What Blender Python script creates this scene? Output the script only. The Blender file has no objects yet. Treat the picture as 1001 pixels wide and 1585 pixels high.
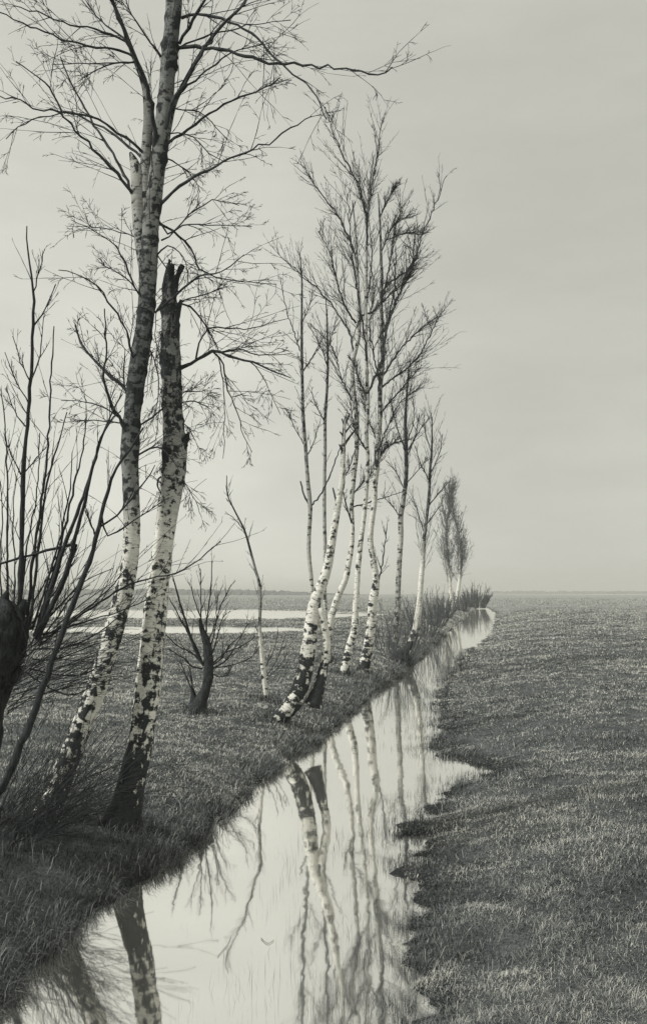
import bpy, math
import numpy as np

# ------------------------------------------------------------------ frame
F = 1700.0            # focal length in photograph pixels
HZ = 918.0            # horizon row
CX = 500.5
CAMH = 2.3            # eye height above the water (water is z = 0)
SL = 0.156            # ditch heading: x grows 0.156 m per metre of y
scene = bpy.context.scene
COL = scene.collection
rng = np.random.default_rng(7)

# ------------------------------------------------------------------ noise
_tab = np.random.default_rng(11).random((256, 256))
def vnoise(x, y):
    x = np.asarray(x, float); y = np.asarray(y, float)
    xi = np.floor(x).astype(int); yi = np.floor(y).astype(int)
    fx = x - xi; fy = y - yi
    fx = fx*fx*(3-2*fx); fy = fy*fy*(3-2*fy)
    a = _tab[xi & 255, yi & 255]; b = _tab[(xi+1) & 255, yi & 255]
    c = _tab[xi & 255, (yi+1) & 255]; d = _tab[(xi+1) & 255, (yi+1) & 255]
    return (a*(1-fx)+b*fx)*(1-fy)+(c*(1-fx)+d*fx)*fy
def fbm(x, y, o=3):
    s = 0; a = .5; t = 0
    for k in range(o):
        s = s + a*vnoise(x*2**k+17*k, y*2**k+31*k); t += a; a *= .5
    return s/t
def sstep(a, b, x):
    t = np.clip((x-a)/(b-a), 0, 1); return t*t*(3-2*t)

# ------------------------------------------------------------------ terrain
_YR = [-30, 0, 5.9, 6.7, 8.5, 10.2, 12.1, 12.6, 13.3, 14.1, 14.9, 15.5, 16.2, 18.4, 22, 27.5, 33, 42, 48, 54, 68, 93, 130, 175, 195]
_UR = [-.58, -.58, -.56, -.54, -.66, -.82, -.78, -.66, -.30, .02, -.32, -.72, -.92, -.93, -1.1, -1.22, -1.2, -1.05, -.75, -.45, -.15, .05, .05, -1.3, -2.9]
def edges(Y):
    uR = np.interp(Y, _YR, _UR) + .22*(fbm(Y*1.1, Y*0+3.3)-.5) + .10*(vnoise(Y*4.1, 9.1+Y*0)-.5)
    uL = -2.76 + .30*(fbm(Y*.55, Y*0+7.7)-.5) + .14*(vnoise(Y*2.7, 5.5+Y*0)-.5) - .35*sstep(100, 175, Y)*0
    return uL, uR
POOLS = [(-21, 98, 26, 22), (-26, 54, 18.5, 5.0), (-8.0, 55, 8.6, 5.6)]
def pool_mask(X, Y):
    m = np.zeros_like(X)
    for cx, cy, rx, ry in POOLS:
        d = ((X-cx)/rx)**4 + ((Y-cy)/ry)**2
        m = np.maximum(m, 1-sstep(.45, 1.25, d + 1.5*(fbm(X*.22, Y*.16)-.5) + .8*(fbm(X*.9, Y*.5)-.5)))
    return m
def hgt(X, Y):
    X = np.asarray(X, float); Y = np.asarray(Y, float)
    u = X - SL*Y
    uL, uR = edges(Y)
    jag = .16*(fbm(X*2.3, Y*2.3)-.5)
    dL = uL - u + jag*.9 + .26*(fbm(X*1.5+11, Y*1.5)-.5)
    dR = u - uR + jag*2.2 + .30*(fbm(X*5.5+60, Y*5.5)-.5) + .34*(fbm(X*1.1+40, Y*1.1)-.5)
    top = .5
    hl = np.where(dL > 0, top*(1-np.exp(-np.maximum(dL, 0)/.8)), -.4*(1-np.exp(np.minimum(dL, 0)/.25)))
    hr = np.where(dR > 0, top*(1-np.exp(-np.maximum(dR, 0)/2.6)), -.4*(1-np.exp(np.minimum(dR, 0)/.8)))
    z = np.maximum(hl, hr)
    k = sstep(.0, .3, z)
    b = .16*(fbm(X*.8, Y*.8)-.5) + .11*(fbm(X*3.2+4, Y*3.2)-.5)
    z = z + k*b*np.where(np.abs(u) < 60, 1, .6)
    z = z + .11*(fbm(X*2.9+80, Y*2.9)-.5)*(1-sstep(.06, .22, np.abs(z)))*(u > -1.9)
    z = z - .17*pool_mask(X, Y)*(u < -4)
    # two shallow hollows and the flat marsh far out on the right
    return z
def ground(px, py, lo=3.0, hi=900.0):
    """where the sight line through a photograph pixel meets the ground"""
    Y = np.geomspace(lo, hi, 6000)
    X = (px-CX)/F*Y
    Z = CAMH-(py-HZ)/F*Y
    i = np.argmax(Z <= hgt(X, Y))
    if i == 0: i = len(Y)-1
    return float(X[i]), float(Y[i]), float(hgt(X[i], Y[i]))
def P(px, py, Y):
    return np.array([(px-CX)/F*Y, Y, CAMH-(py-HZ)/F*Y])

# ------------------------------------------------------------------ object helpers
def tag(o, label=None, cat=None, group=None, kind=None):
    if label: o['label'] = label
    if cat: o['category'] = cat
    if group: o['group'] = group
    if kind: o['kind'] = kind
    return o
def empty(name, loc):
    o = bpy.data.objects.new(name, None); COL.objects.link(o)
    o.location = loc; o.empty_display_size = .2
    return o
def mesh_obj(name, V, L, S, mat, parent=None, origin=(0, 0, 0), smooth=True, attrs=None):
    """V verts (n,3), L flat loop indices, S loop counts per face"""
    me = bpy.data.meshes.new(name)
    V = np.asarray(V, np.float32) - np.asarray(origin, np.float32)
    me.vertices.add(len(V)); me.vertices.foreach_set('co', V.ravel())
    L = np.asarray(L, np.int32); S = np.asarray(S, np.int32)
    me.loops.add(len(L)); me.loops.foreach_set('vertex_index', L)
    me.polygons.add(len(S))
    st = np.concatenate([[0], np.cumsum(S)[:-1]]).astype(np.int32)
    me.polygons.foreach_set('loop_start', st)
    me.polygons.foreach_set('loop_total', S)
    me.polygons.foreach_set('use_smooth', np.full(len(S), smooth))
    for k, (typ, arr) in (attrs or {}).items():
        a = me.attributes.new(k, typ, 'POINT')
        a.data.foreach_set('vector' if typ == 'FLOAT_VECTOR' else 'value', np.asarray(arr, np.float32).ravel())
    me.update(calc_edges=True); me.validate()
    me.materials.append(mat)
    o = bpy.data.objects.new(name, me); COL.objects.link(o)
    o.location = origin
    if parent is not None:
        o.parent = parent
        o.location = np.asarray(origin) - np.asarray(parent['_w'])
    return o

class Tubes:
    def __init__(s): s.V = []; s.L = []; s.S = []; s.n = 0; s.A = {}
    def add(s, pts, rad, sides=4, cap=False, bark=None):
        """pts (M,K,3), rad (M,K): M tubes of K rings each"""
        pts = np.asarray(pts, float); rad = np.asarray(rad, float)
        if pts.ndim == 2: pts = pts[None]; rad = rad[None]
        M, K, _ = pts.shape
        if M == 0: return
        t = np.gradient(pts, axis=1); t /= np.linalg.norm(t, axis=2, keepdims=True)+1e-9
        ref = np.zeros_like(t)
        mean = np.abs(t.mean(1)); ax = np.argmin(mean, axis=1)
        ref[np.arange(M), :, ax] = 1
        n1 = np.cross(t, ref); n1 /= np.linalg.norm(n1, axis=2, keepdims=True)+1e-9
        n2 = np.cross(t, n1)
        a = np.arange(sides)/sides*2*np.pi
        R = rad[:, :, None]
        if bark is not None: R = R*bark['rough']     # (M,K,sides)
        else: R = np.repeat(R, sides, 2)
        V = pts[:, :, None] + R[..., None]*(np.cos(a)[None, None, :, None]*n1[:, :, None]+np.sin(a)[None, None, :, None]*n2[:, :, None])
        idx = s.n + np.arange(M*K*sides).reshape(M, K, sides)
        i0 = idx[:, :-1]; i1 = idx[:, 1:]
        q = np.stack([i0, np.roll(i0, -1, 2), np.roll(i1, -1, 2), i1], -1).reshape(-1, 4)
        s.V.append(V.reshape(-1, 3)); s.L.append(q.ravel()); s.S.append(np.full(len(q), 4))
        s.n += M*K*sides
        if bark is not None:
            for k in ('bk', 'dark', 'grey'):
                s.A.setdefault(k, []).append(bark[k])
        if cap:
            for m in range(M):
                for ring, c, rev in ((idx[m, 0], pts[m, 0], True), (idx[m, -1], pts[m, -1]+t[m, -1]*rad[m, -1]*.25, False)):
                    s.V.append(c[None]); ci = s.n; s.n += 1
                    for k in range(sides):
                        tri = [ring[k], ring[(k+1) % sides], ci]
                        s.L.append(np.array(tri[::-1] if rev else tri)); s.S.append(np.array([3]))
                    if bark is not None:
                        for k in ('bk', 'dark', 'grey'):
                            s.A[k].append(np.array([[0, 0, 0.]]) if k == 'bk' else np.array([1.0 if k == 'dark' else .2]))
    def build(s, name, mat, parent=None, origin=(0, 0, 0)):
        at = {}
        if s.A:
            at = {'bk': ('FLOAT_VECTOR', np.concatenate(s.A['bk'])), 'dark': ('FLOAT', np.concatenate(s.A['dark'])), 'grey': ('FLOAT', np.concatenate(s.A['grey']))}
        return mesh_obj(name, np.concatenate(s.V), np.concatenate(s.L), np.concatenate(s.S), mat, parent, origin, True, at)

def smooth_line(p, n):
    """Catmull-Rom through control rows, n samples evenly by length"""
    p = np.asarray(p, float)
    if len(p) == 2:
        t = np.linspace(0, 1, n)[:, None]; return p[0]*(1-t)+p[1]*t
    q = np.vstack([2*p[0]-p[1], p, 2*p[-1]-p[-2]])
    out = []
    for i in range(1, len(q)-2):
        t = np.linspace(0, 1, 16, endpoint=False)[:, None]
        a, b, c, d = q[i-1], q[i], q[i+1], q[i+2]
        out.append(.5*((2*b)+(-a+c)*t+(2*a-5*b+4*c-d)*t**2+(-a+3*b-3*c+d)*t**3))
    out.append(q[-2][None]); o = np.vstack(out)
    l = np.concatenate([[0], np.cumsum(np.linalg.norm(np.diff(o[:, :3], axis=0), axis=1))])
    s = np.linspace(0, l[-1], n)
    return np.stack([np.interp(s, l, o[:, k]) for k in range(o.shape[1])], 1)

def unit(v): return v/(np.linalg.norm(v, axis=-1, keepdims=True)+1e-9)
def walk(st, d, ln, K, wander, bend):
    """grow M polylines of K points: start, heading, length; bend is a pull added along the way"""
    M = len(st); pts = np.zeros((M, K, 3)); pts[:, 0] = st; d = unit(d)
    for k in range(1, K):
        d = unit(d + rng.normal(0, wander, (M, 3)) + np.asarray(bend)*(k/K))
        pts[:, k] = pts[:, k-1] + d*(ln/(K-1))[:, None]
    return pts
def side(pts, n, t0, t1, a0, a1, up=0.0):
    """n side shoots on each polyline: returns starts, headings, t, parent index"""
    M, K, _ = pts.shape
    idx = np.repeat(np.arange(M), n)
    t = rng.uniform(t0, t1, len(idx))
    f = t*(K-1); i = np.minimum(f.astype(int), K-2); fr = (f-i)[:, None]
    p = pts[idx, i]*(1-fr)+pts[idx, i+1]*fr
    tg = unit(pts[idx, i+1]-pts[idx, i])
    rv = unit(np.cross(tg, rng.normal(0, 1, tg.shape)))
    a = rng.uniform(a0, a1, len(idx))[:, None]
    d = tg*np.cos(a)+rv*np.sin(a)
    d[:, 2] += up
    return p, unit(d), t, idx
def plen(pts): return np.linalg.norm(np.diff(pts, axis=1), axis=2).sum(1)
def knobbly(M, K, r0, r1, k=.35):
    r = r0[:, None] + (r1-r0)[:, None]*np.linspace(0, 1, K)[None]
    return r*(1+rng.uniform(-k*.6, k, (M, K)))

# ------------------------------------------------------------------ materials
def new_mat(name):
    m = bpy.data.materials.new(name); m.use_nodes = True
    nt = m.node_tree; nt.nodes.clear()
    out = nt.nodes.new('ShaderNodeOutputMaterial')
    b = nt.nodes.new('ShaderNodeBsdfPrincipled')
    nt.links.new(b.outputs[0], out.inputs[0])
    b.inputs['Roughness'].default_value = .85
    b.inputs['Specular IOR Level'].default_value = .2
    return m, nt, b, out
def N(nt, typ, **kw):
    n = nt.nodes.new(typ)
    for k, v in kw.items():
        if k.startswith('_'): setattr(n, k[1:], v)
        else: n.inputs[k].default_value = v
    return n
def math_n(nt, op, a, b=None, clamp=False):
    n = nt.nodes.new('ShaderNodeMath'); n.operation = op; n.use_clamp = clamp
    for i, v in enumerate((a, b)):
        if v is None: continue
        if isinstance(v, (int, float)): n.inputs[i].default_value = v
        else: nt.links.new(v, n.inputs[i])
    return n.outputs[0]
def noise(nt, vec, scale, detail=4, rough=.55):
    n = N(nt, 'ShaderNodeTexNoise', Scale=scale, Detail=detail, Roughness=rough)
    if vec is not None: nt.links.new(vec, n.inputs['Vector'])
    return n.outputs['Fac']
def mapped(nt, vec, sc):
    n = nt.nodes.new('ShaderNodeMapping'); n.inputs['Scale'].default_value = sc
    nt.links.new(vec, n.inputs[0]); return n.outputs[0]
def ramp(nt, fac, stops):
    n = nt.nodes.new('ShaderNodeValToRGB'); e = n.color_ramp.elements
    while len(e) < len(stops): e.new(.5)
    for k, (p, c) in enumerate(stops):
        e[k].position = p; e[k].color = c
    nt.links.new(fac, n.inputs[0]); return n.outputs[0]
def mix(nt, fac, a, b):
    n = nt.nodes.new('ShaderNodeMix'); n.data_type = 'RGBA'
    for sock, v in ((n.inputs[0], fac), (n.inputs[6], a), (n.inputs[7], b)):
        if isinstance(v, (int, float, tuple)): sock.default_value = v
        else: nt.links.new(v, sock)
    return n.outputs[2]
def toned(v):
    """monochrome print tone: cool in the darks, warm in the lights"""
    w = min(1, max(0, (v-.03)/.4))
    return (v*(.88+.14*w), v*(1.0+.01*w), v*(1.05-.13*w), 1)
def bump(nt, b, h, strength, dist):
    n = N(nt, 'ShaderNodeBump', Strength=strength, Distance=dist)
    nt.links.new(h, n.inputs['Height']); nt.links.new(n.outputs[0], b.inputs['Normal'])

def bark_mat(name, k, white=.62, relief=1.0):
    white *= 1.22
    m, nt, b, out = new_mat(name)
    at = N(nt, 'ShaderNodeAttribute', _attribute_name='bk').outputs['Vector']
    dk = N(nt, 'ShaderNodeAttribute', _attribute_name='dark').outputs['Fac']
    gr = N(nt, 'ShaderNodeAttribute', _attribute_name='grey').outputs['Fac']
    n1 = noise(nt, mapped(nt, at, (8.5*k, 8.5*k, 13*k)), 1.0, 6, .68)
    n2 = noise(nt, mapped(nt, at, (16*k, 16*k, 6*k)), 1.0, 4, .6)
    n3 = noise(nt, mapped(nt, at, (9*k, 9*k, 95*k)), 1.0, 2, .5)
    n4 = noise(nt, mapped(nt, at, (3*k, 3*k, 30*k)), 1.0, 4, .6)
    wv = math_n(nt, 'ADD', math_n(nt, 'MULTIPLY', math_n(nt, 'MULTIPLY', math_n(nt, 'SUBTRACT', dk, .45), 2.2, True), .55), .22)
    comb = math_n(nt, 'ADD', math_n(nt, 'MULTIPLY', n1, math_n(nt, 'SUBTRACT', 1.0, wv)), math_n(nt, 'MULTIPLY', n2, wv))
    th = math_n(nt, 'SUBTRACT', .69, math_n(nt, 'MULTIPLY', dk, .34))
    d = math_n(nt, 'MULTIPLY', math_n(nt, 'SUBTRACT', comb, th), 22.0, True)
    d = math_n(nt, 'ADD', d, 0.0, True)
    lent = math_n(nt, 'MULTIPLY', math_n(nt, 'SUBTRACT', n3, .59), 9.0, True)
    wcol = ramp(nt, n4, [(.25, toned(white*.72)), (.62, toned(white))])
    gcol = ramp(nt, n2, [(.3, toned(.05)), (.7, toned(.24))])
    gcol = mix(nt, math_n(nt, 'MULTIPLY', math_n(nt, 'SUBTRACT', n4, .38), 3.0, True), gcol, toned(.13))
    c = mix(nt, gr, wcol, gcol)
    c = mix(nt, math_n(nt, 'MULTIPLY', lent, .72), c, toned(.10))
    dcol = ramp(nt, n2, [(.3, toned(.012)), (.75, toned(.055))])
    c = mix(nt, d, c, dcol)
    nt.links.new(c, b.inputs['Base Color'])
    bump(nt, b, math_n(nt, 'ADD', math_n(nt, 'MULTIPLY', d, -.4), n2), .6*relief, .012)
    return m
BARK_NEAR = bark_mat('birch_bark_near', 1.5)
BARK_MID = bark_mat('birch_bark_mid', .95)
BARK_FAR = bark_mat('birch_bark_far', .7)
def plain_bark(name, lo, hi, sc, dist=.01):
    m, nt, b, out = new_mat(name)
    tc = N(nt, 'ShaderNodeTexCoord').outputs['Object']
    n = noise(nt, mapped(nt, tc, (sc, sc, sc*.3)), 1.0, 5, .65)
    nt.links.new(ramp(nt, n, [(.3, toned(lo)), (.7, toned(hi))]), b.inputs['Base Color'])
    bump(nt, b, n, .7, dist)
    return m
TWIG = plain_bark('dark_twig_bark', .022, .06, 30)
BOUGH = plain_bark('birch_bough_bark', .02, .09, 22)
WILLOW = plain_bark('willow_bark', .008, .075, 40, .04)
SHOOT = plain_bark('willow_shoot_bark', .015, .055, 45)
GREYT = plain_bark('grey_far_twigs', .05, .15, 12)
DEAD = plain_bark('dead_wood', .10, .32, 24)

def ground_mat():
    m, nt, b, out = new_mat('meadow_turf')
    tc = N(nt, 'ShaderNodeTexCoord').outputs['Object']
    n1 = noise(nt, mapped(nt, tc, (.25, .5, .4)), 1.0, 6, .65); n2 = noise(nt, tc, 3.2, 5, .65); n3 = noise(nt, tc, 28, 4, .7)
    f = math_n(nt, 'ADD', math_n(nt, 'MULTIPLY', n1, .25), math_n(nt, 'ADD', math_n(nt, 'MULTIPLY', n2, .40), math_n(nt, 'MULTIPLY', n3, .35)))
    c = ramp(nt, f, [(.36, toned(.05)), (.5, toned(.13)), (.64, toned(.22))])
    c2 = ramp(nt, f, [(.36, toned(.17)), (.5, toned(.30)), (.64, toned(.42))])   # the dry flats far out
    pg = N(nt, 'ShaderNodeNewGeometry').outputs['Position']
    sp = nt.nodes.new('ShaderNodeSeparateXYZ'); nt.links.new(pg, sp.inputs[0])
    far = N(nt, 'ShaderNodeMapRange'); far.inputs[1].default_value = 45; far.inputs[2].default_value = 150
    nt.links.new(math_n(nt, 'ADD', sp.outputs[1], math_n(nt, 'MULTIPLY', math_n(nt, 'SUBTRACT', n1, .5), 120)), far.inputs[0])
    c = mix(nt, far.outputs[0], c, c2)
    # wet mud close to the water line
    g = N(nt, 'ShaderNodeNewGeometry').outputs['Position']
    sep = nt.nodes.new('ShaderNodeSeparateXYZ'); nt.links.new(g, sep.inputs[0])
    wet = N(nt, 'ShaderNodeMapRange'); wet.inputs[1].default_value = .02; wet.inputs[2].default_value = .10
    wet.inputs[3].default_value = .75; wet.inputs[4].default_value = 0
    nt.links.new(sep.outputs[2], wet.inputs[0])
    c = mix(nt, wet.outputs[0], c, toned(.018))
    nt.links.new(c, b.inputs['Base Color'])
    b.inputs['Roughness'].default_value = 1.0; b.inputs['Specular IOR Level'].default_value = .05
    bump(nt, b, math_n(nt, 'ADD', n3, n2), 1.0, .06)
    return m
def grass_mat():
    m, nt, b, out = new_mat('winter_grass')
    t = N(nt, 'ShaderNodeAttribute', _attribute_name='tone').outputs['Fac']
    c = ramp(nt, t, [(0, toned(.018)), (.3, toned(.10)), (.65, toned(.29)), (1, toned(.58))])
    nt.links.new(c, b.inputs['Base Color'])
    b.inputs['Roughness'].default_value = .7
    return m
def water_mat(name, fac=.9, rough=.03, bs=.06):
    m, nt, b, out = new_mat(name)
    tc = N(nt, 'ShaderNodeTexCoord').outputs['Object']
    n = noise(nt, mapped(nt, tc, (1.3, .8, 1)), 1.0, 3, .5)
    n2 = noise(nt, mapped(nt, tc, (9, 5, 1)), 1.0, 2, .5)
    bp = N(nt, 'ShaderNodeBump', Strength=bs, Distance=.05)
    nt.links.new(math_n(nt, 'ADD', n, math_n(nt, 'MULTIPLY', n2, .08)), bp.inputs['Height'])
    gl = N(nt, 'ShaderNodeBsdfGlossy', Roughness=rough, Color=(1, .995, .97, 1))
    df = N(nt, 'ShaderNodeBsdfDiffuse', Color=toned(.85))
    nt.links.new(bp.outputs[0], gl.inputs['Normal'])
    mx = nt.nodes.new('ShaderNodeMixShader'); mx.inputs[0].default_value = fac
    nt.links.new(df.outputs[0], mx.inputs[1]); nt.links.new(gl.outputs[0], mx.inputs[2])
    nt.links.new(mx.outputs[0], out.inputs[0]); nt.nodes.remove(b)
    return m
GROUND = ground_mat(); GRASS = grass_mat(); WATER = water_mat('ditch_water', .965, .04); FLOOD = water_mat('flood_water', .8, .12, .15)

# ------------------------------------------------------------------ ground, water
def build_ground():
    Y = np.concatenate([np.arange(-40, 0, 2.0), np.arange(0, 4, .25), np.arange(4, 30, .1), np.geomspace(30, 3200, 230)])
    a = np.geomspace(1, 3600, 110)-1
    U = np.concatenate([(-5.5-a*.9)[::-1], np.arange(-5.44, 3.0, .06), 3.0+a*.9])
    X = SL*Y[:, None]+U[None]; YY = np.repeat(Y[:, None], len(U), 1)
    Z = hgt(X, YY)
    V = np.stack([X, YY, Z], -1).reshape(-1, 3)
    n, k = X.shape
    i = np.arange(n*k).reshape(n, k)
    q = np.stack([i[:-1, :-1], i[:-1, 1:], i[1:, 1:], i[1:, :-1]], -1).reshape(-1, 4)
    o = mesh_obj('ground', V, q.ravel(), np.full(len(q), 4), GROUND)
    tag(o, 'flat rough winter meadow on both sides of the ditch, reaching the horizon', 'meadow', kind='structure')
build_ground()
def sheet(name, pts, mat, label, cat):
    V = np.array(pts, float)
    o = mesh_obj(name, V, np.arange(len(V)), [len(V)], mat, smooth=False)
    return tag(o, label, cat, kind='structure')
def strip(u0, u1, ys, z):
    return [(SL*y+u0, y, z) for y in ys]+[(SL*y+u1, y, z) for y in ys[::-1]]
s = strip(.9, -3.9, [-20.0, 205.0], 0.0)
sheet('water', s, WATER, 'still pale water filling the straight narrow ditch', 'water')
sheet('flood_water', [(-60, 44, .445), (.6, 44, .445), (13.5, 128, .445), (-60, 128, .445)], FLOOD, 'shallow flood water lying in pale bands across the left meadow', 'water')
fw = []
for a in np.linspace(0, 2*np.pi, 72, endpoint=False):
    fw.append((900+760*np.cos(a)*(1+.1*np.sin(5*a)), 1400+420*np.sin(a)*(1+.12*np.sin(7*a+1)), .62))
sheet('lake_water', fw, FLOOD, 'thin pale strip of open water along the right horizon', 'water')

# ------------------------------------------------------------------ far woods on the horizon
def woods(name, x0, x1, y, h, seed, label, depth=60, bow=.4):
    r = np.random.default_rng(seed)
    n = 260
    x = np.linspace(x0, x1, n)
    e = (1-np.abs(np.linspace(-1, 1, n))**3)
    hh = h*e*(.65+.5*fbm(x*.012, x*0+seed)+.25*r.random(n))+.3
    rows = []
    for f, g in ((0, 0), (.08, .62), (.35, 1.0), (.7, .95), (1, .0)):
        rows.append(np.stack([x+r.normal(0, 1.5, n), y+depth*f+r.normal(0, 2, n)+0*x, .4+hh*g*(1+.12*r.normal(0, 1, n)*(0 < g))], -1))
    V = np.concatenate(rows); i = np.arange(5*n).reshape(5, n)
    q = np.stack([i[:-1, :-1], i[:-1, 1:], i[1:, 1:], i[1:, :-1]], -1).reshape(-1, 4)
    m = FARW
    o = mesh_obj(name, V, q.ravel(), np.full(len(q), 4), m, smooth=False)
    tag(o, label, 'woods', kind='stuff')
FARW = plain_bark('far_woodland', .06, .14, .2, .3)
woods('woods', -420, 40, 900, 4.5, 3, 'low dark line of far woods on the left horizon behind the birches')
woods('woods', 150, 900, 1900, 5.0, 5, 'very thin far tree line on the right horizon beyond the meadow')

# ------------------------------------------------------------------ trees
def grow(tw, polys, rad, spec, Yd):
    """twigs on (M,K,3) polylines. spec: list of levels (n, t0, t1, a0, a1, len0, len1, bend, up)"""
    rmin = .00042*Yd*spec.get('fine', 1.0)*.62
    cur, cr = polys, rad
    for li, (n, t0, t1, a0, a1, l0, l1, bend, up) in enumerate(spec['levels']):
        st, d, t, idx = side(cur, n, t0, t1, a0, a1, up)
        ln = rng.uniform(l0, l1, len(idx))*(1.15-.6*t)*np.clip(plen(cur)[idx]/spec.get('ref', 1.2), .35, 1.3)
        K = 9 if li == 0 else 6
        pts = walk(st, d, ln, K, spec.get('wander', .11), bend)
        Kp = cr.shape[1]
        rp = cr[idx, np.minimum((t*(Kp-1)).astype(int), Kp-1)]
        r0 = np.clip(rp*.5, rmin, rmin*(1.9 if li == 0 else 1.25)); r1 = np.full(len(idx), rmin*.7)
        r = knobbly(len(idx), K, r0, r1, .55)
        tw.add(pts, r, 3)
        cur, cr = pts, r

BIRCH_NEAR = dict(ref=1.3, wander=.075, fine=.74, levels=[(9, .10, 1, .40, .95, .35, .95, (0, 0, -.03), .14), (4, .12, 1, .35, .85, .16, .42, (0, 0, -.07), 0), (2, .2, 1, .35, .8, .08, .2, (0, 0, -.08), 0)])
BIRCH_MID = dict(ref=2.2, wander=.06, fine=.5, levels=[(34, .05, 1, .32, .75, .55, 1.25, (0, 0, .03), .28), (7, .1, 1, .3, .75, .22, .55, (0, 0, -.03), .1)])
BIRCH_THIN = dict(ref=2.2, wander=.06, fine=.58, levels=[(11, .1, 1, .35, .8, .4, .9, (0, 0, .03), .25), (3, .2, 1, .3, .8, .2, .4, (0, 0, -.03), .1)])
WIL = dict(ref=1.2, wander=.05, fine=.8, levels=[(7, .2, 1, .3, .7, .25, .6, (0, 0, .06), .2), (2, .2, 1, .3, .7, .1, .25, (0, 0, .05), .1)])

def px_line(pts, Y0, dY, n, base_p=None):
    """photograph-pixel control points (x, y[, w]) -> 3-D line at depth Y0..Y0+dY with widths"""
    p = smooth_line([(q+(0,))[:3] for q in pts], n)
    l = np.concatenate([[0], np.cumsum(np.linalg.norm(np.diff(p[:, :2], axis=0), axis=1))]); l /= l[-1]
    Yv = Y0 + dY*l
    x = (p[:, 0]-CX)/F*Yv; z = CAMH-(p[:, 1]-HZ)/F*Yv
    return np.stack([x, Yv, z], 1), p[:, 2]/2/F*Yv, p

def aface(sa):
    return sa
def trunk_tube(tb, pts, Y0, dY, darks, sides=18, step=.05, amp=.07, seed=0, marks=(), min_n=24):
    ln = 0
    q = np.array([p[:2] for p in pts], float)
    ln = np.linalg.norm(np.diff(q, axis=0), axis=1).sum()/F*Y0
    n = max(min_n, int(ln/step))
    c, r, p = px_line(pts, Y0, dY, n)
    s = np.concatenate([[0], np.cumsum(np.linalg.norm(np.diff(c, axis=0), axis=1))])
    a = np.arange(sides)/sides*2*np.pi
    ss, aa = np.meshgrid(s, a, indexing='ij')
    rm = r.mean()
    rough = 1+amp*2*(fbm(np.cos(aa)*1.6+seed*5+9+ss*.0, ss*3.2+np.sin(aa)*1.6)-.5)+amp*1.2*(fbm(np.cos(aa)*4+seed, ss*12+np.sin(aa)*4)-.5)
    ys = p[:, 1]
    dk = np.interp(-ys, [-d[0] for d in darks], [d[1] for d in darks])
    gy = np.interp(-ys, [-d[0] for d in darks], [d[2] for d in darks])
    wob = .25*(fbm(np.cos(aa)*1.3+3+seed, ss*2.4+np.sin(aa)*1.3)-.5)
    R0 = max(rm, .03)
    mk = np.zeros(n)
    for (mx, my, mw) in marks:
        j = np.argmin((p[:, 0]-mx)**2+(p[:, 1]-my)**2)
        hs = max(.018, min(.055, mw/F*Y0*.8))
        g = np.exp(-((s-s[j]+hs*.5)/hs)**2)
        sa = 0.0 if mx > p[j, 0] else math.pi
        face = np.clip(.15+.95*np.cos(aa-aface(sa)), 0, 1)**1.5
        wob = wob + g[:, None]*face*.45
        rough = rough + (g[:, None]*face)*.13
    bk = np.stack([np.cos(aa)*R0, np.sin(aa)*R0, ss+seed*3.1], -1).reshape(-1, 3)
    tb.add(c[None], r[None], sides, True, dict(rough=rough[None], bk=bk, dark=(np.repeat(dk[:, None], sides, 1)+wob).ravel(), grey=np.clip(np.repeat(gy[:, None], sides, 1)+wob*.5*(np.repeat(gy[:, None], sides, 1) > .05), 0, 1).ravel()))
    return c, r

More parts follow.
